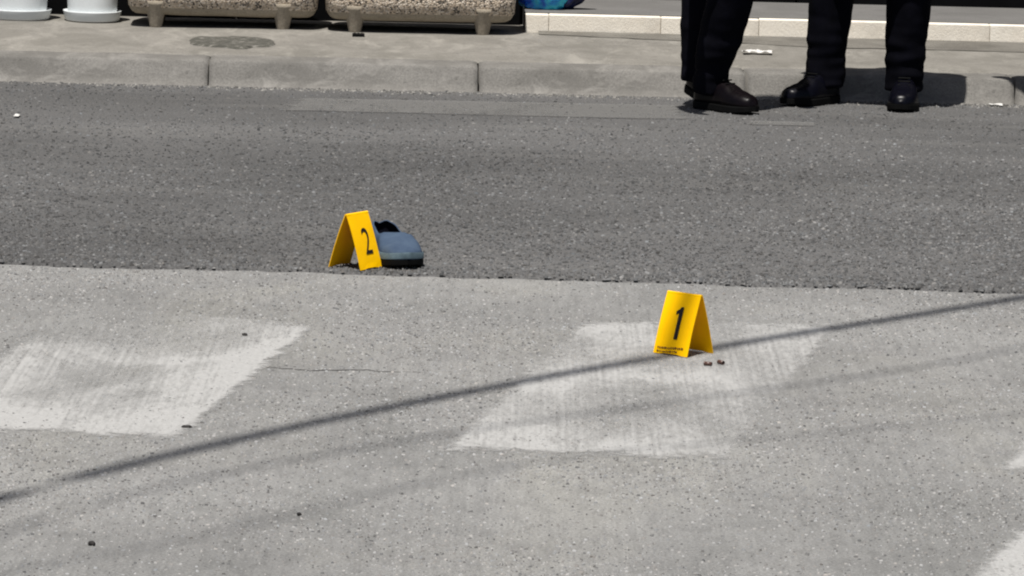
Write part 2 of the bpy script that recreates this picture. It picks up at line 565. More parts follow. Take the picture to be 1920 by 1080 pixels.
bar("faded_line", [P(1400, 239), P(1530, 242), P(1525, 235), P(1405, 232)], 0.0106, 24, M["old_line"])

def crack(pa, pb, width, seed):
    a, b_ = P(*pa), P(*pb)
    d = b_ - a; nrm = Vector((-d.y, d.x, 0)).normalized()
    v, f = [], []
    n_ = 40
    for k in range(n_ + 1):
        t = k / n_
        c = a + d * t + nrm * (0.03 * mnoise.noise((t * 4, seed, 0)) + 0.012 * mnoise.noise((t * 17, seed, 3)))
        w_ = width * (0.35 + 0.65 * math.sin(math.pi * t)) * (1 + 0.6 * mnoise.noise((t * 23, seed, 7)))
        v += [(c.x - nrm.x * w_, c.y - nrm.y * w_, 0.0012), (c.x + nrm.x * w_, c.y + nrm.y * w_, 0.0012)]
    for k in range(n_):
        f.append((2 * k, 2 * k + 2, 2 * k + 3, 2 * k + 1))
    tag(link("crack", pydata("crack", v, f), M["crack"]), kind="structure")
crack((455, 690), (800, 699), 0.0035, 1)

# ------------------------------------------------------------------ dropped kerb and pavement
kerb = empty("kerb", K(0, 0, 0), KA)
tag(kerb, kind="structure")
u1 = UV(P(390, 165))[0]
u2 = UV(P(896, 177))[0]
SL = u2 - u1
KDEP = 0.26
KPROF = [(-0.022, -0.03), (-0.020, 0.005), (-0.008, 0.011), (0.006, 0.016), (0.018, 0.036), (0.031, 0.060), (0.044, 0.083), (0.0495, 0.0915), (0.054, 0.0945), (0.062, 0.096), (0.10, 0.096), (0.16, 0.096), (0.21, 0.096), (KDEP, 0.095)]
def stone_mesh(L, seed):
    """battered kerb stone: sloping face, worn upper edge, chipped foot"""
    bm = bmesh.new()
    nx = 44
    g = []
    for j, (y, z) in enumerate(KPROF):
        row = []
        for i in range(nx + 1):
            x = i / nx * L
            w = 0.0045 * mnoise.noise((x * 5 + seed * 5.1, j * 0.3, 0)) + 0.002 * mnoise.noise((x * 24 + seed, j * 0.8, 4))
            dz = w * (0.6 if j > 1 else 0)
            dy = w * (1.6 if j < 4 else 0.6) + (0.006 * mnoise.noise((x * 13 + seed * 2.2, 3, 1)) if j < 3 else 0)
            if 5 < j < 10:
                dz -= 0.010 * max(0, mnoise.noise((x * 6 + seed * 7.7, 8, 2)) - 0.25)
            if i in (0, nx): dz -= 0.004; dy += 0.003
            row.append(bm.verts.new((x, y + dy, z + dz)))
        g.append(row)
    for j in range(len(KPROF) - 1):
        for i in range(nx):
            bm.faces.new((g[j][i], g[j][i + 1], g[j + 1][i + 1], g[j + 1][i]))
    for side in (0, nx):
        bm.faces.new([r[side] for r in g] + [bm.verts.new((g[-1][side].co.x, KDEP, -0.03))])
    return from_bm("kerb_stone", bm)
for k in range(-9, 11):
    gap = 0.011 if k == 1 else (0.004 if k == 0 else 0.006)
    o = link("kerb_stone", stone_mesh(SL - gap, k + 4), M["kerb"], kerb, True)
    o.location = (u1 + (k) * SL + gap * 0.5, 0.0, random.uniform(-0.002, 0.002))
# dark bedding seen down the open joints
bd = rect_sheet("kerb_bedding", [K(-12, 0.02), K(12, 0.02), K(12, 0.3), K(-12, 0.3)], 0.009, M["soil"])
ZP = 0.095
# pavement behind the kerb stones
v, f = [], []
nx, ny = 120, 40
for j in range(ny + 1):
    for i in range(nx + 1):
        u = -3.6 + 7.2 * i / nx
        vv = KDEP + 0.006 + (6.0 - KDEP) * (j / ny) ** 1.5
        z = ZP + 0.004 * mnoise.noise((u * 1.7, vv * 2.1, 0)) + 0.002 * mnoise.noise((u * 9, vv * 6, 3)) - (0.008 if j == 0 else 0)
        v.append(K(u, vv, z))
for j in range(ny):
    for i in range(nx):
        k = j * (nx + 1) + i
        f.append((k, k + 1, k + nx + 2, k + nx + 1))
pav = link("pavement", pydata("pavement", v, f), M["walk"], smooth=True)
tag(pav, kind="structure")
for nm, (ua, ub) in (("pavement", (-30, -3.6)), ("pavement", (3.6, 30))):
    rect_sheet(nm, [K(ua, 0.3), K(ub, 0.3), K(ub, 6), K(ua, 6)], ZP - 0.002, M["walk"])

# rough dark repair patch in the pavement
def patch():
    bm = bmesh.new()
    a, b_ = UV(P(435, 80, ZP))
    rnd = random.Random(4)
    ring = []
    c = bm.verts.new((0, 0, 0.006))
    for k in range(40):
        t = 2 * math.pi * k / 40
        q = 1 + 0.22 * mnoise.noise((math.cos(t) * 2, math.sin(t) * 2, 7))
        ring.append((0.165 * q * math.cos(t), 0.24 * q * math.sin(t)))
    v1 = [bm.verts.new((x * 0.9, y * 0.9, 0.006 + rnd.uniform(-0.001, 0.0015))) for x, y in ring]
    v2 = [bm.verts.new((x, y, -0.004)) for x, y in ring]
    for k in range(40):
        j = (k + 1) % 40
        bm.faces.new((c, v1[k], v1[j])); bm.faces.new((v1[k], v2[k], v2[j], v1[j]))
    mt, n, b = new_mat("dark_patch")
    vv = coords(n)
    cc = ramp(n, noise(n, vv, 38, 4, 0.7), [(0.36, (0.035, 0.034, 0.028)), (0.54, (0.07, 0.067, 0.056)), (0.70, (0.20, 0.19, 0.17))])
    n.links.new(cc, b.inputs["Base Color"]); b.inputs["Roughness"].default_value = 0.95
    bump(n, b, noise(n, vv, 45, 3), 0.8, 0.006)
    o = link("repair_patch", from_bm("repair_patch", bm), mt)
    o.location = K(a, b_, ZP); o.rotation_euler = (0, 0, KA)
    tag(o, "dark mottled repair patch in the pavement in front of the planters", "patch")
patch()
# small black drain slot cover
bm = bmesh.new()
bm_box(bm, (0, 0, 0.004), (0.046, 0.05, 0.012), 0.002)
for k in range(3):
    bm_box(bm, (-0.014 + 0.014 * k, 0, 0.0105), (0.006, 0.036, 0.003))
o = link("drain_cap", from_bm("drain_cap", bm), M["rubber"])
o.location = P(672, 68, ZP); o.rotation_euler = (0, 0, KA)
tag(o, "small black drain cap set in the pavement below the middle planter foot", "drain cap")

# grit washed up along the foot of the kerb
def samp_gutter(rng, n):
    u = rng.uniform(-2.3, 2.3, n)
    w_ = -0.03 - np.abs(rng.normal(0, 0.05, n))
    c = 0.5 + 0.5 * np.sin(u * 5.1 + 1.7 * np.sin(u * 2.3))
    ok = rng.random(n) < 0.25 + 0.75 * c
    u, w_ = u[ok], w_[ok]
    return KO.x + KD.x * u + KN.x * w_, KO.y + KD.y * u + KN.y * w_, np.full(len(u), 0.0085)
def tint_gutter(rng, n, x, y):
    g_ = rng.uniform(0.05, 0.24, n)
    return np.stack([g_ * 1.04, g_, g_ * 0.93], 1)
gg = chip_field("gutter_grit", 2600, samp_gutter, 0.0022, 0.008, 0.001, 0.005, tint_gutter, 21, "")
tag(gg, "loose grit washed up along the foot of the kerb", "grit")

# ------------------------------------------------------------------ shopfront, step
wl = UV(P(500, 52, ZP))[1] + 0.37            # line of the black cladding behind the planters
su, sv_ = UV(P(984, 59, ZP))                  # left front corner of the step
sv_ = (sv_ + UV(P(1900, 83, ZP))[1]) / 2
wr = UV(P(1410, 5, ZP + 0.07))[1]                  # cladding at the back of the tread
shop = empty("shopfront", K(0, wl, ZP), KA)
tag(shop, "black clad base of a building behind the planters and the step", "building")
def shop_box(name, u0, u1_, v0, v1, z0, z1, mat, bev=0.004):
    bm = bmesh.new()
    bm_box(bm, ((u0 + u1_) / 2, (v0 + v1) / 2 - wl, (z0 + z1) / 2 - ZP), (u1_ - u0, v1 - v0, z1 - z0), bev)
    return link(name, from_bm(name, bm), mat, shop)
for k in range(6):
    a = su - 0.006 - (k + 1) * 1.1
    shop_box("cladding_panel", a, a + 1.094, wl, wl + 0.05, 0.0, 0.95, M["black_wall"])
    shop_box("pilaster" if k % 2 else "window", a, a + 1.094, wl + 0.06, wl + 0.12, 0.955, 3.2, M["facade"] if k % 2 else M["black_wall"])
shop_box("return_panel", su - 0.055, su - 0.003, wl + 0.052, wr + 0.06, 0.0, 3.2, M["black_wall"])
for k in range(6):
    a = su + k * 1.1
    shop_box("cladding_panel", a, a + 1.094, wr, wr + 0.05, 0.0, 0.95, M["black_wall"])
    shop_box("window" if k % 2 else "door_leaf", a, a + 1.094, wr + 0.06, wr + 0.12, 0.955, 3.2, M["black_wall"])
shop_box("wall", su - 8, su + 8, wr + 0.15, wr + 4, 0.0, 5.5, M["facade"])

step = empty("entrance_step", K(su, sv_, ZP), KA)
tag(step, "low cream stone step with a grey tread in front of the dark doorway", "step")
STEP_H = 0.072
cuts = [0.0] + [UV(P(x, 65, ZP))[0] - su for x in (1030, 1238, 1418, 1658, 1835)] + [2.6, 3.4, 4.2]
for k in range(len(cuts) - 1):
    bm = bmesh.new()
    L = cuts[k + 1] - cuts[k] - 0.0012
    bm_box(bm, (0, 0, 0), (L, 0.05, STEP_H + 0.02), 0.004)
    o = link("step_block", from_bm("step_block", bm), M["cream"], step)
    o.location = ((cuts[k] + cuts[k + 1]) / 2, 0.025 + random.uniform(-0.003, 0.003), STEP_H / 2 - 0.012 + random.uniform(-0.0015, 0.0015))
bm = bmesh.new()
bm_box(bm, (2.1, 0.054 + (wr - sv_ - 0.06) / 2, STEP_H / 2 - 0.006), (4.2, wr - sv_ - 0.06, STEP_H + 0.016), 0.003)
link("tread", from_bm("tread", bm), M["tread"], step)
# grimy gutter strip at the foot of the step
bm = bmesh.new()
prev = None
for i in range(90):
    u = 0.05 + 4.1 * i / 89
    wdt = 0.10 + min(0.28, u * 0.26) + 0.05 * mnoise.noise((u * 3.1, 0, 2)) + 0.02 * mnoise.noise((u * 15, 0, 5))
    a = bm.verts.new((u, -0.002, 0.0066)); b_ = bm.verts.new((u, -wdt, 0.0030))
    if prev: bm.faces.new((prev[0], prev[1], b_, a))
    prev = (a, b_)
me = from_bm("gutter_strip", bm)
gm = mat_concrete("gutter_grime", (0.105, 0.098, 0.086), (0.165, 0.156, 0.138), 0.25, False, 5)
link("gutter_strip", me, gm, step)

# ------------------------------------------------------------------ planters
def planter(pl, pr, x0, x1, label):
    """pl, pr: photo x of the two front feet; x0, x1: of the trough ends"""
    y_l = 47 + (pl - 292) * 0.026 + 3
    a, b_ = P(pl, y_l, ZP), P(pr, y_l + (pr - pl) * 0.026, ZP)
    e0, e1 = UV(P(x0, 30, ZP + 0.04))[0], UV(P(x1, 30, ZP + 0.04))[0]
    ua, ub = UV(a)[0], UV(b_)[0]
    vf = (UV(a)[1] + UV(b_)[1]) / 2
    L, D, HT = (e1 - e0), 0.34, 0.44
    root = empty("planter", K((e0 + e1) / 2, vf + D / 2 - 0.03, ZP), KA)
    tag(root, label, "planter", "stone planters along the black wall")
    cu = (e0 + e1) / 2
    # trough: rounded-bottom body swept up with rounded ends
    nseg, rings = 72, []
    prof = [(0.30, 0.042), (0.62, 0.043), (0.80, 0.047), (0.88, 0.055), (0.93, 0.066), (0.95, 0.074), (0.97, 0.077), (1.0, 0.13), (1.015, 0.30), (1.03, 0.40), (1.03, 0.432), (1.0, HT), (0.93, HT), (0.90, 0.425), (0.88, 0.36)]
    v, f = [], []
    for q, z in prof:
        hx, hy = L / 2 - (1 - q) * 0.155, D / 2 - (1 - q) * 0.155
        for k in range(nseg):
            t = 2 * math.pi * k / nseg
            c, s = math.cos(t), math.sin(t)
            ex = 0.30
            x = hx * math.copysign(abs(c) ** ex, c); y = hy * math.copysign(abs(s) ** ex, s)
            w = 0.002 * mnoise.noise((x * 9, y * 9, z * 9 + pl))
            v.append((x * (1 + w), y + w, z + w))
    for i in range(len(prof) - 1):
        for k in range(nseg):
            k2 = (k + 1) % nseg
            f.append((i * nseg + k, i * nseg + k2, (i + 1) * nseg + k2, (i + 1) * nseg + k))
    f.append(tuple(range(nseg))[::-1])
    nb = 5 * nseg                                   # the smooth cast base below the pebble-dash
    link("trough_base", pydata("trough_base", v[:6 * nseg], f[:nb] + [f[-1]]), M["foot"], root, True)
    me = pydata("trough", v[5 * nseg:], [tuple(k - 5 * nseg for k in q) for q in f[nb:-1]])
    link("trough", me, M["pebble"], root, True)
    sv2 = [v[(len(prof) - 1) * nseg + k] for k in range(nseg)]
    so_ = pydata("soil", [(0, 0, 0.39)] + [(x, y, 0.375 + 0.01 * mnoise.noise((x * 8, y * 8, 1))) for x, y, z in sv2],
                 [(0, k + 1, (k + 1) % nseg + 1) for k in range(nseg)])
    link("soil", so_, M["soil"], root, True)
    fm = lathe("foot", [(0.022, -0.004), (0.024, 0.003), (0.030, 0.035), (0.037, 0.058), (0.046, 0.085), (0.05, 0.10)], 20)
    for fu in (ua, ub):
        for fv in (-D / 2 + 0.045, D / 2 - 0.05):
            o = link("foot", fm, M["foot"], root, True)
            o.location = (fu - cu, fv, 0)
    return root
planter(292, 530, 236, 598, "left pebble-dashed concrete trough planter beside the white pots")
planter(665, 905, 609, 962, "right pebble-dashed concrete trough planter next to the cream step")

# ------------------------------------------------------------------ white pots
def pot(px, py, r, label):
    c = P(px, py, ZP) + KN * r
    root = empty("plant_pot", c, 0)
    tag(root, label, "pot", "white plastic pots by the wall")
    link("pot_body", lathe("pot_body", [(r * 0.86, 0.012), (r * 0.90, 0.03), (r * 0.93, 0.10), (r * 1.0, 0.24), (r * 1.07, 0.245), (r * 1.08, 0.275), (r * 1.0, 0.28), (r * 0.97, 0.25), (r * 0.9, 0.21)], 56), M["white_plastic"], root, True)
    link("saucer", lathe("saucer", [(r * 0.80, 0.0), (r * 0.96, 0.002), (r * 1.0, 0.008), (r * 1.06, 0.036), (r * 1.07, 0.040), (r * 1.03, 0.040), (r * 0.95, 0.012), (r * 0.7, 0.011)], 56), M["white_plastic"], root, True)
    link("soil", lathe("soil", [(r * 0.94, 0.205), (r * 0.94, 0.225), (r * 0.5, 0.24), (0.004, 0.245)], 32), M["soil"], root, True)
pot(170, 43, 0.104, "white plastic plant pot on a saucer nearest the left planter")
pot(34, 40, 0.112, "white plastic plant pot on a saucer cut by the left edge")

# ------------------------------------------------------------------ crumpled blue bag on the step
def bag():
    c = P(1022, 20, ZP + STEP_H)
    bm = bmesh.new()
    bmesh.ops.create_icosphere(bm, subdivisions=5, radius=1.0)
    for vtx in bm.verts:
        p = vtx.co.copy()
        d = 0.20 * mnoise.noise(p * 1.7) + 0.12 * abs(mnoise.noise(p * 4.1 + Vector((3, 1, 2)))) + 0.05 * mnoise.noise(p * 9)
        p *= 1 + d
        z = p.z * 0.085 + 0.075
        vtx.co = Vector((p.x * 0.095 * (1 - 0.15 * p.z), p.y * 0.07, max(z, 0.0015 * mnoise.noise(p * 5))))
    # limp flap trailing to the right
    mt, n, b = new_mat("blue_film")
    v = coords(n)
    c1 = ramp(n, noise(n, v, 13, 3, 0.5, 0.6), [(0.30, (0.004, 0.015, 0.16)), (0.40, (0.01, 0.09, 0.62)), (0.50, (0.02, 0.36, 0.80)), (0.64, (0.06, 0.66, 0.82))])
    n.links.new(c1, b.inputs["Base Color"]); b.inputs["Roughness"].default_value = 0.28
    root = empty("plastic_bag", c + KN * 0.062, KA)
    tag(root, "crumpled bright blue plastic bag on the left end of the step", "bag")
    link("bag_body", from_bm("bag_body", bm), mt, root, True)
    bm = bmesh.new()
    bmesh.ops.create_icosphere(bm, subdivisions=4, radius=1.0)
    for vtx in bm.verts:
        p = vtx.co.copy()
        p *= 1 + 0.25 * mnoise.noise(p * 2.3 + Vector((8, 0, 0))) + 0.08 * mnoise.noise(p * 6)
        taper = 1 - 0.35 * (p.x + 1) / 2
        vtx.co = Vector((p.x * 0.085 + 0.105, p.y * 0.055 * taper + 0.02, max(0.002, p.z * 0.05 * taper + 0.045 + 0.035 * p.x)))
    link("bag_flap", from_bm("bag_flap", bm), plain("navy_film", (0.004, 0.008, 0.045), 0.35, 0.4, 0.5, 30), root, True)
bag()

# ------------------------------------------------------------------ evidence markers
def text_mesh(s, height, width, bold):
    if s == "1":
        pts = [(0.30, 0), (0.72, 0), (0.72, 1), (0.44, 1), (0.30, 0.93), (0.0, 0.86), (0.0, 0.75), (0.30, 0.80)]
        return pydata("digit", [((x - 0.45) * width, (y - 0.5) * height, 0) for x, y in pts], [tuple(range(len(pts)))])
    cu = bpy.data.curves.new("digit", 'FONT')
    cu.body = s
    cu.size = 1.0
    cu.offset = bold
    cu.extrude = 0.0
    cu.resolution_u = 8
    to = bpy.data.objects.new("digit", cu)
    COL.objects.link(to)
    dg = bpy.context.evaluated_depsgraph_get()
    me = bpy.data.meshes.new_from_object(to.evaluated_get(dg))
    bpy.data.objects.remove(to)
    bpy.data.curves.remove(cu)
    xs_ = [v_.co.x for v_ in me.vertices]; ys_ = [v_.co.y for v_ in me.vertices]
    cx, cy = (min(xs_) + max(xs_)) / 2, (min(ys_) + max(ys_)) / 2
    sx, sy = width / (max(xs_) - min(xs_)), height / (max(ys_) - min(ys_))
    for v_ in me.vertices:
        v_.co = Vector(((v_.co.x - cx) * sx, (v_.co.y - cy) * sy, 0))
    me.materials.clear()
    return me

MW, MB_, MH = 0.102, 0.100, 0.141            # leaf width, foot spread, height
def marker(center, yaw, digit, label, front_sign, dh, dw, dpos, bold, print_mat, small_print):
    """local x along the ridge, local -y the face that carries the digit seen in the photo"""
    root = empty("evidence_marker", center, yaw)
    tag(root, label, "evidence marker", "numbered yellow evidence markers on the road")
    T = 0.0022
    tilt = math.atan2(MB_ / 2 - 0.003, MH)
    Ls = MH / math.cos(tilt)
    for nm, sgn in (("front_leaf", -1), ("back_leaf", 1)):
        bm = bmesh.new()
        nx_, ny_ = 6, 10
        outer, inner = [], []
        for j in range(ny_ + 1):
            for i in range(nx_ + 1):
                x = (i / nx_ - 0.5) * MW
                t = j / ny_
                bow = 0.002 * math.sin(math.pi * t) + 0.0008 * mnoise.noise((x * 30, t * 3, sgn + ord(digit)))
                y = sgn * (0.003 + (MB_ / 2 - 0.003) * (1 - t))
                z = MH * t
                if j == 0:
                    z += 0.0025 * (1 if abs(i - nx_ / 2) < 1.6 else 0)
                ny0, nz0 = sgn * math.cos(tilt), math.sin(tilt)
                outer.append(bm.verts.new((x, y + ny0 * (bow + T / 2), z + nz0 * (bow + T / 2))))
                inner.append(bm.verts.new((x, y + ny0 * (bow - T / 2), z + nz0 * (bow - T / 2))))
        w_ = nx_ + 1
        for j in range(ny_):
            for i in range(nx_):
                k = j * w_ + i
                bm.faces.new((outer[k], outer[k + 1], outer[k + w_ + 1], outer[k + w_]))
                bm.faces.new((inner[k], inner[k + w_], inner[k + w_ + 1], inner[k + 1]))
        border = [i for i in range(w_)] + [j * w_ + nx_ for j in range(1, ny_ + 1)] + [ny_ * w_ + i for i in range(nx_ - 1, -1, -1)] + [j * w_ for j in range(ny_ - 1, 0, -1)]
        for q in range(len(border)):
            a, b_ = border[q], border[(q + 1) % len(border)]
            bm.faces.new((outer[a], inner[a], inner[b_], outer[b_]))
        leaf = link(nm, from_bm(nm, bm), M["yellow"], root)
        # printed digit, both leaves
        me = text_mesh(digit, dh, dw, bold)
        d = link("digit", me, print_mat, leaf)
        up = Vector((0, -sgn * math.sin(tilt), math.cos(tilt)))
        nrm = Vector((0, sgn * math.cos(tilt), math.sin(tilt)))
        rt = up.cross(nrm)
        mt = Matrix.Identity(4)
        cz = Ls * dpos[1]
        org = Vector((0, sgn * (0.003 + (MB_ / 2 - 0.003)), 0)) + up * cz + nrm * (T / 2 + 0.0030) + rt * dpos[0]
        for i in range(3):
            mt[i][0], mt[i][1], mt[i][2], mt[i][3] = rt[i], up[i], nrm[i], org[i]
        d.matrix_local = mt
        if small_print:
            bm = bmesh.new()
            rnd = random.Random(11)
            for row in range(2):
                x = -MW * 0.40
                while x < MW * (0.36 if row == 0 else 0.2):
                    w1 = rnd.uniform(0.0025, 0.006)
                    hgt = rnd.uniform(0.0028, 0.0046)
                    vs = [bm.verts.new((x + dx, dy - 0.0085 * row + 0.0015 * math.sin(x * 60), 0)) for dx, dy in ((0, 0), (w1, rnd.uniform(-.0006, .0006)), (w1, hgt), (0, hgt))]
                    bm.faces.new(vs)
                    x += w1 + rnd.uniform(0.0008, 0.003)
            sp = link("fine_print", from_bm("fine_print", bm), M["print_brown"], leaf)
            mt2 = mt.copy()
            o2 = Vector((0, sgn * (0.003 + (MB_ / 2 - 0.003)), 0)) + up * 0.014 + nrm * (T / 2 + 0.0022)
            for i in range(3): mt2[i][3] = o2[i]
            sp.matrix_local = mt2
    # rounded fold along the top
    v, f = [], []
    sg = 8
    for x in (-MW / 2, MW / 2):
        for k in range(sg + 1):
            a = math.pi * k / sg
            v.append((x, -0.0046 * math.cos(a), MH - 0.001 + 0.0046 * math.sin(a)))
    for k in range(sg):
        f.append((k, k + 1, sg + 2 + k, sg + 1 + k))
    f.append(tuple(range(sg + 1))); f.append(tuple(range(sg + 1, 2 * sg + 2))[::-1])
    link("fold", pydata("fold", v, f), M["yellow"], root)
    return root

p_fl, p_fr, p_br = P(1226, 664), P(1288, 670), P(1336, 664)
d1 = (p_fr - p_fl); yaw1 = R(-40)
c1 = (p_fl + p_br) / 2; c1.z = 0.003
marker(c1, yaw1, "1", "yellow tent marker numbered 1 standing on the white crossing bar", -1, 0.079, 0.027, (0.005, 0.52), 0.012, M["print"], True)
p2 = P(618, 507); p2f = P(676, 514)
dfb = Vector((0.037, 0.061, 0)).normalized()
yaw2 = math.atan2(dfb.y, dfb.x)
c2 = p2f + dfb * (MW / 2) + Vector((-dfb.y, dfb.x, 0)) * (MB_ / 2); c2.z = 0.0095
marker(c2, yaw2, "2", "yellow tent marker numbered 2 beside the blue shoe", -1, 0.070, 0.034, (0.006, 0.50), 0.0, M["print"], False)

# ------------------------------------------------------------------ shoes
def shoe_parts(L, Wd, hs, upper_mat, sole_mat, lining_mat, parent, open_top=True, bulk=1.0, sole_h=0.02, name_prefix=""):
    """a shoe along +x (toe), standing on z=0; heel at x=0"""
    nt_, na = 30, 18
    def w(t):
        base = 0.40 + 0.10 * math.exp(-((t - 0.12) / 0.14) ** 2) * 0.6
        ball = 0.5 * math.exp(-((t - 0.70) / 0.26) ** 2)
        end = max(0.0, 1 - abs(2 * t - 1) ** 7) ** 0.5
        return Wd * min(0.5, (0.36 + 0.14 * math.exp(-((t - 0.68) / 0.25) ** 2))) * end
    def off(t):
        return 0.008 * math.sin(math.pi * t)
    def h(t):
        if name_prefix:
            pts = [(0, 0.066), (0.06, 0.080), (0.18, 0.077), (0.34, 0.060), (0.46, 0.062), (0.60, 0.052), (0.75, 0.040), (0.88, 0.033), (0.96, 0.026), (1.0, 0.014)]
        else: pts = [(0, 0.062), (0.08, 0.078), (0.25, 0.074), (0.42, 0.080), (0.55, 0.068), (0.70, 0.050), (0.85, 0.041), (0.95, 0.033), (1.0, 0.012)]
        for (a, b_), (c, d_) in zip(pts, pts[1:]):
            if t <= c:
                q = (t - a) / (c - a); q = q * q * (3 - 2 * q)
                return (b_ + (d_ - b_) * q) * hs
        return pts[-1][1] * hs
    def op(t):
        if not open_top: return 0.0
        if t < 0.03 or t > 0.50: return 0.0
        q = (t - 0.03) / 0.47
        return 0.62 * math.sin(math.pi * q) ** 0.5
    v, f = [], []
    ts = [0.5 - 0.5 * math.cos(math.pi * i / nt_) for i in range(nt_ + 1)]
    half = na // 2
    for t in ts:
        o_ = op(t)
        for side in (1, -1):
            for k in range(half + 1):
                a = (math.pi / 2 - o_) * k / half
                ex1, ex2 = (0.50, 0.62) if name_prefix else (0.75, 0.85)
                cy = max(0.0, math.cos(a)) ** ex1
                sz = math.sin(a) ** ex2
                if name_prefix: sz *= 1 + (0.16 * mnoise.noise((t * 8, side * cy * 1.5, 3.3)) + 0.07 * mnoise.noise((t * 21, side * cy * 3, 1.3))) * (1 if t > 0.45 else 0.3)
                v.append((t * L, off(t) + side * (w(t) * cy + 0.0002), sole_h + h(t) * sz))
    st = 2 * (half + 1)
    for i in range(nt_):
        for s_ in (0, 1):
            for k in range(half):
                a = i * st + s_ * (half + 1) + k
                q = (a, a + 1, a + st + 1, a + st)
                f.append(q if s_ == 0 else q[::-1])
    bm_ = bmesh.new()
    vv_ = [bm_.verts.new(q) for q in v]
    for q in f: bm_.faces.new([vv_[k] for k in q])
    bmesh.ops.remove_doubles(bm_, verts=bm_.verts, dist=0.0016)
    me = from_bm("upper", bm_)
    o = link("upper", me, upper_mat, parent, True)
    sd = o.modifiers.new("thick", 'SOLIDIFY'); sd.thickness = 0.003; sd.offset = -1
    # sole
    v, f = [], []
    ring = []
    for t in ts: ring.append((t * L, off(t) + (w(t) + 0.004)))
    for t in reversed(ts[1:-1]): ring.append((t * L, off(t) - (w(t) + 0.004)))
    ring[0] = (-0.003, off(0)); ring[nt_] = (L + 0.004, off(1))
    nr = len(ring)
    def toe_spring(x): return 0.010 * max(0, (x / L - 0.72) / 0.28) ** 2
    for zz, gq in ((0.0, 0.97), (0.004, 1.0), (sole_h - 0.003, 1.0), (sole_h + 0.001, 0.97)):
        for x, y in ring:
            v.append(((x - L / 2) * (0.985 + 0.015 * gq) + L / 2, y * gq, zz + toe_spring(x) * (1 - zz / sole_h * 0.7)))
    for j in range(3):
        for k in range(nr):
            k2 = (k + 1) % nr
            f.append((j * nr + k, j * nr + k2, (j + 1) * nr + k2, (j + 1) * nr + k))
    f.append(tuple(range(nr))[::-1]); f.append(tuple(3 * nr + k for k in range(nr)))
    link("sole", pydata("sole", v, f), sole_mat, parent, False)
    if name_prefix:                                   # paler teal-grey band round the foot of the upper
        v2, f2 = [], []
        for zz, gq in ((sole_h + 0.0005, 0.0046), (sole_h + 0.015, 0.0040), (sole_h + 0.017, 0.0)):
            for k, (x, y) in enumerate(ring):
                sgn = 1 if k <= nt_ else -1
                yy = y - sgn * (0.004 - gq) if 0 < k < nr and k != nt_ else y
                v2.append((x + (gq - 0.003 if k == nt_ else 0), yy, zz + 0.6 * toe_spring(x)))
        for j in range(2):
            for k in range(nr):
                k2 = (k + 1) % nr
                f2.append((j * nr + k, j * nr + k2, (j + 1) * nr + k2, (j + 1) * nr + k))
        link("toe_band", pydata("toe_band", v2, f2), plain("teal_grey_band", (0.070, 0.102, 0.122), 0.75, 0.15, 0.3, 40), parent, True)
    # lining / insole
    v = [(x * 0.94 + L * 0.02, y * 0.9, sole_h + 0.004) for x, y in ring]
    link("insole", pydata("insole", v, [tuple(range(nr))]), lining_mat, parent)
    return o

def laces(parent, L, hs, mat, sole_h=0.02):
    bm = bmesh.new()
    for k in range(4):
        t = 0.50 + 0.055 * k
        bm_box(bm, (t * L, 0.006, sole_h + hs * (0.077 - 0.010 * k) + 0.001), (0.006, 0.045, 0.005), 0.002, 1)
    link("laces", from_bm("laces", bm), mat, parent)

# lone blue shoe beside marker 2
blue = mat_fabric("slate_blue_canvas", (0.040, 0.060, 0.098), (0.060, 0.087, 0.130), 0.85, 25)
lining = plain("dark_lining", (0.004, 0.004, 0.009), 0.9, 0.1)
shy = R(-70)
st_ = P(763, 504, 0.010)
sh = empty("shoe", Vector((st_.x, st_.y, 0.010)) - Vector((math.cos(shy), math.sin(shy), 0)) * 0.245, shy)
tag(sh, "slate blue slip-on shoe with dark sole lying beside marker 2", "shoe")
LOW_FRONT = True
up = shoe_parts(0.245, 0.116, 1.02, blue, M["rubber"], lining, sh, True, 1.0, 0.020, "slip")
up.data.materials.append(lining)
up.modifiers["thick"].material_offset = 1

# ------------------------------------------------------------------ people
def ball(bm, c, r, sc=(1, 1, 1), rot=None):
    g_ = bmesh.ops.create_icosphere(bm, subdivisions=3, radius=r)
    for v_ in g_["verts"]:
        p = Vector((v_.co.x * sc[0], v_.co.y * sc[1], v_.co.z * sc[2]))
        if rot is not None: p = rot @ p
        v_.co = p + Vector(c)

def fuse(name, bm, mat, parent, voxel, smooth=4, wrinkle=None):
    me = from_bm(name + "_raw", bm)
    o = bpy.data.objects.new("tmp", me)
    COL.objects.link(o)
    rm = o.modifiers.new("r", 'REMESH'); rm.mode = 'VOXEL'; rm.voxel_size = voxel
    sm = o.modifiers.new("s", 'SMOOTH'); sm.iterations = smooth; sm.factor = 0.5
    dg = bpy.context.evaluated_depsgraph_get()
    me2 = bpy.data.meshes.new_from_object(o.evaluated_get(dg))
    bpy.data.objects.remove(o); bpy.data.meshes.remove(me)
    me2.name = name
    me2.materials.clear()
    if wrinkle:
        nrm = [v_.normal.copy() for v_ in me2.vertices]
        for v_, nn in zip(me2.vertices, nrm):
            v_.co += nn * wrinkle(v_.co)
    return link(name, me2, mat, parent, True)

def lerp(a, b_, t): return Vector(a) * (1 - t) + Vector(b_) * t

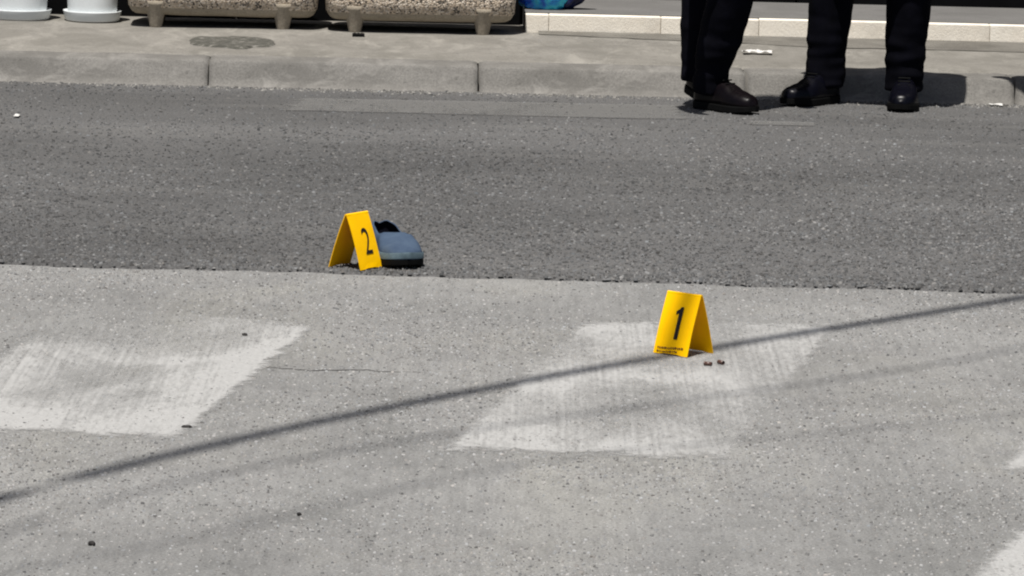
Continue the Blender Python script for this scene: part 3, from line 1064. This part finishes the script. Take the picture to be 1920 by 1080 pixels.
def person(origin, face, ankles, foot_yaw, heel_up, knees, hip, label, shoe_mats, lean=(0, 0), arms=None, trouser=M["black_cloth"], hem=(0.072, 0.076), shin=0.084, seed=1, coat=1.0):
    """origin: ground point; ankles/knees/hip are offsets from it; face: heading of the body"""
    root = empty("person", origin, 0)
    tag(root, label, "person", "people standing at the kerb")
    fwd = Vector((math.cos(face), math.sin(face), 0)); side = Vector((-fwd.y, fwd.x, 0))   # side = the person's left
    hip = Vector(hip)
    hj = [hip + side * 0.095, hip - side * 0.095]
    chest = hip + Vector((lean[0], lean[1], 0.40)); neck = chest + Vector((lean[0] * 0.3, lean[1] * 0.3, 0.145)); headc = neck + Vector((0, 0, 0.165)) + fwd * 0.02
    shj = [neck + side * 0.185 + Vector((0, 0, -0.045)), neck - side * 0.185 + Vector((0, 0, -0.045))]
    if arms is None:
        el = [shj[0] + side * 0.045 + Vector((0, 0, -0.28)) - fwd * 0.03, shj[1] - side * 0.045 + Vector((0, 0, -0.28)) - fwd * 0.03]
        wr_ = [el[0] + fwd * 0.07 + side * 0.02 + Vector((0, 0, -0.24)), el[1] + fwd * 0.07 - side * 0.02 + Vector((0, 0, -0.24))]
    else:
        el, wr_ = arms(shj, fwd, side)
    A_ = [Vector(a) for a in ankles]; Kn = [Vector(a) for a in knees]
    # body: one continuous surface
    bm = bmesh.new()
    tube(bm, [(hip - Vector((0, 0, 0.06)), 0.15, 0.10), (hip + Vector((0, 0, 0.05)), 0.155, 0.11), (lerp(hip, chest, 0.5), 0.135, 0.10), (chest, 0.16, 0.115), (neck - Vector((0, 0, 0.05)), 0.15, 0.08), (neck, 0.06, 0.06), (neck + Vector((0, 0, 0.09)), 0.056, 0.058)], 20, fwd)
    ball(bm, headc, 0.1, (0.80, 0.80, 1.0)); ball(bm, headc + fwd * 0.025, 0.098, (0.74, 0.74, 1.12)); ball(bm, headc + fwd * 0.045 - Vector((0, 0, 0.075)), 0.045, (1, 1, 0.9))
    tube(bm, [(headc + fwd * 0.085 + Vector((0, 0, 0.012)), 0.009), (headc + fwd * 0.112 - Vector((0, 0, 0.028)), 0.015), (headc + fwd * 0.092 - Vector((0, 0, 0.04)), 0.012)], 10)
    tube(bm, [(headc + fwd * 0.086 - Vector((0, 0, 0.064)) + side * 0.024, 0.006), (headc + fwd * 0.097 - Vector((0, 0, 0.062)), 0.008), (headc + fwd * 0.086 - Vector((0, 0, 0.064)) - side * 0.024, 0.006)], 8)
    for s_ in (1, -1):
        ball(bm, headc + side * s_ * 0.082 - fwd * 0.01, 0.03, (0.5, 0.5, 1.05))
    for i, s_ in ((0, 1), (1, -1)):
        tube(bm, [(hj[i], 0.085), (lerp(hj[i], Kn[i], 0.4), 0.078), (Kn[i], 0.056), (lerp(Kn[i], A_[i], 0.35), 0.055), (A_[i] + Vector((0, 0, 0.02)), 0.038), (A_[i] - Vector((0, 0, 0.03)), 0.036)], 14)
        fy = Vector((math.cos(foot_yaw[i]), math.sin(foot_yaw[i]), -0.25)).normalized()
        tube(bm, [(A_[i] - Vector((0, 0, 0.02)) - fy * 0.03, 0.034), (A_[i] - Vector((0, 0, 0.035)) + fy * 0.06, 0.032), (A_[i] - Vector((0, 0, 0.028)) + fy * 0.13, 0.026)], 12)
        tube(bm, [(shj[i] - side * s_ * 0.03, 0.055), (shj[i], 0.056), (lerp(shj[i], el[i], 0.5), 0.048), (el[i], 0.040), (lerp(el[i], wr_[i], 0.4), 0.038), (wr_[i], 0.027)], 14)
        hd = (wr_[i] - el[i]).normalized()
        pal = side * (-s_)                      # palm faces the thigh
        acr = hd.cross(pal).normalized()
        if acr.dot(fwd) < 0: acr = -acr         # towards the thumb
        tube(bm, [(wr_[i], 0.024, 0.019), (wr_[i] + hd * 0.04, 0.038, 0.016), (wr_[i] + hd * 0.09, 0.041, 0.014)], 14, pal)
        for k, ln in enumerate((0.072, 0.082, 0.076, 0.058)):
            b0 = wr_[i] + hd * 0.082 + acr * (0.030 - 0.020 * k)
            b1 = b0 + hd * ln * 0.5 + pal * 0.006; b2 = b1 + hd * ln * 0.32 + pal * 0.014; b3 = b2 + hd * ln * 0.15 + pal * 0.014
            tube(bm, [(b0, 0.0088), (b1, 0.0085), (b2, 0.0078), (b3, 0.0065)], 8)
        t0 = wr_[i] + hd * 0.03 + acr * 0.028
        tube(bm, [(t0, 0.014), (t0 + acr * 0.03 + hd * 0.03, 0.011), (t0 + acr * 0.036 + hd * 0.062 + pal * 0.008, 0.0085)], 8)
    fuse("body", bm, M["skin"], root, 0.0075, 3)
    # hair and eyes
    bm = bmesh.new()
    ball(bm, headc - fwd * 0.012 + Vector((0, 0, 0.022)), 0.108, (0.86, 0.86, 0.98))
    for v_ in list(bm.verts):
        q = v_.co - headc
        if q.dot(fwd) > 0.035 and q.z < 0.06 or q.z < -0.045: bm.verts.remove(v_)
    link("hair", from_bm("hair", bm), M["hair"], root, True)
    for s_ in (1, -1):
        bm = bmesh.new(); ball(bm, headc + fwd * 0.083 + side * s_ * 0.031 + Vector((0, 0, 0.012)), 0.012)
        link("eye", from_bm("eye", bm), M["eye"], root, True)
    # jacket
    bm = bmesh.new()
    tube(bm, [(hip - Vector((0, 0, 0.06 + 0.12 * coat)), 0.20 * coat, 0.135), (hip + Vector((0, 0, 0.05)), 0.205 * (0.3 + 0.7 * coat), 0.138), (lerp(hip, chest, 0.5), 0.205, 0.135), (chest, 0.215, 0.145), (neck - Vector((0, 0, 0.055)), 0.178, 0.105), (neck + Vector((0, 0, 0.0)), 0.078, 0.078), (neck + Vector((0, 0, 0.035)), 0.070, 0.070)], 22, fwd)
    for i, s_ in ((0, 1), (1, -1)):
        tube(bm, [(shj[i] - side * s_ * 0.04, 0.072), (shj[i], 0.072), (lerp(shj[i], el[i], 0.5), 0.064), (el[i], 0.056), (lerp(el[i], wr_[i], 0.5), 0.052), (lerp(el[i], wr_[i], 0.97), 0.042)], 14)
    fuse("jacket", bm, M["navy_cloth"], root, 0.012, 4, lambda c: 0.006 * mnoise.noise(c * 11 + Vector((seed, 0, 0))))
    # trousers
    bm = bmesh.new()
    tube(bm, [(hip + Vector((0, 0, 0.06)), 0.165, 0.118), (hip, 0.172, 0.125), (hip - Vector((0, 0, 0.09)), 0.165, 0.12)], 20, fwd)
    for i in (0, 1):
        a, k_, h_ = A_[i], Kn[i], hj[i]
        low = a + Vector((0, 0, -0.052))
        tube(bm, [(h_, 0.098), (lerp(h_, k_, 0.45), 0.096), (k_, 0.086), (lerp(k_, a, 0.35), shin + 0.002), (lerp(k_, a, 0.7), shin - 0.004), (lerp(k_, a, 0.93), hem[i]), (low, hem[i] + 0.002)], 20)
    def wr2(c):
        z = c.z
        w_ = 0.0035 * mnoise.noise(c * 14 + Vector((seed * 3, 0, 0)))
        if z < 0.32:
            w_ += 0.008 * mnoise.noise(Vector((c.x * 9, c.y * 9, z * 34 + seed))) * min(1, (0.36 - z) / 0.2)
        return w_
    fuse("trousers", bm, trouser, root, 0.0085, 3, wr2)
    # shoes
    for i in (0, 1):
        s_r = empty("shoe", (0, 0, 0)); s_r.parent = root
        fy = foot_yaw[i]
        pit = heel_up[i]
        # pivot at the ball of the foot
        d = Vector((math.cos(fy), math.sin(fy), 0))
        Ls = 0.285
        base = A_[i] - Vector((0, 0, A_[i].z)) 
        if pit > 0:
            hx = Ls * 0.68
            heel_z = math.sin(pit) * hx
            s_r.rotation_euler = (0, pit, fy)
            s_r.location = base - d * 0.065 + Vector((0, 0, heel_z + 0.001))
        else:
            s_r.rotation_euler = (0, 0, fy)
            s_r.location = base - d * 0.065
        shoe_parts(Ls, 0.105, 1.05, shoe_mats[i], M["rubber"], M["rubber"], s_r, True, 1.0, 0.024)
        laces(s_r, Ls, 1.05, M["rubber"], 0.024)
    return root

ZR = 0.0105     # top of the chip-covered asphalt
# A: stepping, toe to the right and towards the camera
oA = P(1345, 206, ZR); oA.z = ZR
aF = P(1330, 204, ZR) - oA; aB = P(1309, 196, ZR) - oA
person(oA, R(-50), [Vector((aB.x, aB.y, 0.135)), Vector((aF.x, aF.y, 0.105))][::1], [R(-62), R(-47)], [R(13), 0],
       [Vector((aB.x + 0.02, aB.y + 0.02, 0.54)), Vector((aF.x + 0.085, aF.y - 0.09, 0.53))], (0.01, -0.06, 0.93),
       "person in black trousers stepping forward, leftmost of the people at the kerb", [M["brown_leather"], M["brown_leather"]], lean=(-0.01, -0.09), hem=(0.064, 0.062), shin=0.080, seed=2)
# B: standing with feet apart, one shoe pointing left
oB = P(1620, 202, ZR); oB.z = ZR
bL = P(1545, 192, ZR) - oB; bR = P(1692, 199, ZR) - oB
person(oB, R(-105), [Vector((bR.x, bR.y, 0.105)), Vector((bL.x, bL.y, 0.105))], [R(-96), R(-132)], [0, 0],
       [Vector((bR.x + 0.012, bR.y - 0.03, 0.52)), Vector((bL.x + 0.020, bL.y - 0.02, 0.52))], (0.0, 0.02, 0.94),
       "person in black trousers standing with feet apart, dark shadow beside them", [M["black_leather"], M["black_leather"]], hem=(0.068, 0.068), shin=0.078, seed=5, coat=1.3)
# C: just beyond the right edge, hand on hip; the elbow's shadow falls on the kerb
oC = P(2052, 211, ZR); oC.z = ZR
cF = P(1992, 205, ZR) - oC; cB = P(2112, 206, ZR) - oC
def akimbo(shj, fwd, side):
    el = [shj[0] + side * 0.02 + Vector((0, 0, -0.28)), shj[1] - side * 0.21 + Vector((0, 0, -0.20)) + fwd * 0.02]
    wr_ = [el[0] + fwd * 0.12 - side * 0.04 + Vector((0, 0, -0.21)), el[1] + side * 0.20 + fwd * 0.06 + Vector((0, 0, -0.15))]
    return el, wr_
person(oC, R(-92), [Vector((cB.x, cB.y, 0.105)), Vector((cF.x, cF.y, 0.105))], [R(-80), R(-104)], [0, 0],
       [Vector((cB.x, cB.y - 0.02, 0.52)), Vector((cF.x + 0.01, cF.y - 0.02, 0.52))], (0.0, -0.04, 0.94),
       "person standing hand on hip, rightmost at the kerb, casting a shadow at the right edge", [M["black_leather"], M["black_leather"]], arms=akimbo, seed=9)

# ------------------------------------------------------------------ small debris
def pebble(px, py, z, sx, sy, sz, mat, label, cat, group, name, rz=0.0, seed=0):
    bm = bmesh.new()
    bmesh.ops.create_icosphere(bm, subdivisions=2, radius=1.0)
    for v_ in bm.verts:
        p = v_.co * (1 + 0.25 * mnoise.noise(v_.co * 1.6 + Vector((seed * 3.3, 0, 0))))
        v_.co = Vector((p.x * sx, p.y * sy, p.z * sz))
    o = link(name, from_bm(name, bm), mat)
    q = P(px, py, z); o.location = (q.x, q.y, z + sz * 0.8); o.rotation_euler = (0, 0, rz)
    tag(o, label, cat, group)
grp = "dark bits of grit on the pale concrete"
pebble(459, 630, 0.0, 0.007, 0.014, 0.004, M["pebble_dark"], "dark bit of grit on the left crossing bar", "grit", grp, "grit_bit", 0.2, 1)
pebble(172, 1023, 0.0, 0.006, 0.009, 0.005, M["pebble_dark"], "dark bit of grit near the lower left corner", "grit", grp, "grit_bit", 0.9, 2)
pebble(561, 967, 0.0, 0.004, 0.009, 0.004, M["pebble_dark"], "dark bit of grit below the thick cable shadow, left of centre", "grit", grp, "grit_bit", 0.4, 3)
pebble(350, 803, 0.0, 0.012, 0.008, 0.004, M["pebble_dark"], "dark bit of grit at the near right corner of the left crossing bar", "grit", grp, "grit_bit", 0.4, 6)
def casing(px, py, rz, label):
    c = P(px, py)
    root = link("spent_casing", lathe("spent_casing", [(0.0049, 0.0), (0.0050, 0.0015), (0.0040, 0.0022), (0.0048, 0.003), (0.0047, 0.019), (0.0040, 0.019), (0.0038, 0.006)], 14), M["brass"], None, True)
    root.location = (c.x, c.y, 0.0072); root.rotation_euler = (R(90), 0, rz)
    tag(root, label, "casing", "small spent casings in front of marker 1")
casing(1320, 687, R(70), "small dull casing in front of marker 1, the left of two")
casing(1347, 684, R(35), "small dull casing in front of marker 1, the right of two")
def scrap(px, py, z, w_, d_, h_, label, seed):
    v, f = [], []
    nx_, ny_ = 10, 5
    for j in range(ny_ + 1):
        for i in range(nx_ + 1):
            x, y = (i / nx_ - 0.5) * w_, (j / ny_ - 0.5) * d_
            v.append((x + 0.01 * mnoise.noise((x * 30, y * 30, seed)), y + 0.02 * mnoise.noise((x * 25, y * 20, seed + 5)), 0.004 + h_ * abs(mnoise.noise((x * 28, y * 22, seed + 9)))))
    for j in range(ny_):
        for i in range(nx_):
            k = j * (nx_ + 1) + i
            f.append((k, k + 1, k + nx_ + 2, k + nx_ + 1))
    o = link("paper_scrap", pydata("paper_scrap", v, f), M["paper"])
    sd = o.modifiers.new("t", 'SOLIDIFY'); sd.thickness = 0.0006
    c = P(px, py, z); o.location = (c.x, c.y, z); o.rotation_euler = (0, 0, KA)
    tag(o, label, "paper")
scrap(1420, 100, ZP + 0.003, 0.11, 0.07, 0.022, "crumpled white paper scrap on the pavement between the people", 1)
scrap(1868, 199, 0.009, 0.045, 0.04, 0.012, "small white paper scrap at the kerb near the right edge", 4)
scrap(32, 219, 0.010, 0.022, 0.04, 0.006, "small pale paper scrap on the asphalt near the left edge", 7)

# ------------------------------------------------------------------ overhead cables whose shadows cross the road
def cable(name, pix, h, r, label, ext=11.0):
    """pix: photo pixels its shadow passes through"""
    g = [P(x, y) for x, y in pix]
    t = np.array([0.0] + list(np.cumsum([(b_ - a).length for a, b_ in zip(g, g[1:])])))
    deg = 3 if len(g) > 3 else min(2, len(g) - 1)
    cx, cy = np.polyfit(t, [p.x for p in g], deg), np.polyfit(t, [p.y for p in g], deg)
    T = t[-1]
    def at(q):
        c = min(max(q, -0.3), T + 0.3)
        x, y = np.polyval(cx, c), np.polyval(cy, c)
        dx, dy = np.polyval(np.polyder(cx), c), np.polyval(np.polyder(cy), c)
        return Vector((x + dx * (q - c), y + dy * (q - c), 0))
    pts = []
    n_ = 90
    for k in range(n_ + 1):
        q = -ext + (T + 2 * ext) * k / n_
        pts.append((at(q) + SUN * (h / SUN.z), r))
    bm = bmesh.new()
    tube(bm, pts, 12)
    o = link(name, from_bm(name, bm), M["rubber"], None, True)
    tag(o, label, "cable", "overhead cables that cast the diagonal shadows")
    return pts[0][0], pts[-1][0]
ends = []
ends.append(cable("overhead_cable", [(0, 932), (480, 823), (960, 712), (1235, 670), (1460, 638), (1920, 557)], 7.6, 0.026, "thick black overhead cable above the road, casting the darkest shadow"))
ends.append(cable("overhead_cable", [(62, 979), (500, 872), (708, 829), (1247, 765), (1500, 718), (1733, 682), (1920, 655)], 9.6, 0.0085, "thin overhead cable above the road casting a faint shadow below the thick one"))
ends.append(cable("overhead_cable", [(42, 1066), (362, 1008), (708, 925), (1000, 868)], 9.9, 0.0055, "thin overhead cable above the road casting the faintest, nearest shadow"))
# wooden poles carrying them, outside the picture
for k in (0, 1):
    c = sum((e[k] for e in ends), Vector()) / 3
    root = empty("utility_pole", (c.x, c.y, -0.01), 0)
    tag(root, ["wooden utility pole carrying the cables on the camera's side", "wooden utility pole carrying the cables on the far side"][k], "pole")
    link("pole_shaft", lathe("pole_shaft", [(0.16, -0.05), (0.15, 0.5), (0.105, 10.2), (0.09, 10.25)], 20), M["wood"], root, True)
    bm = bmesh.new(); bm_box(bm, (0, 0, 9.7), (1.4, 0.1, 0.12), 0.01)
    ca = link("crossarm", from_bm("crossarm", bm), M["wood"], root); ca.rotation_euler = (0, 0, R(-45))
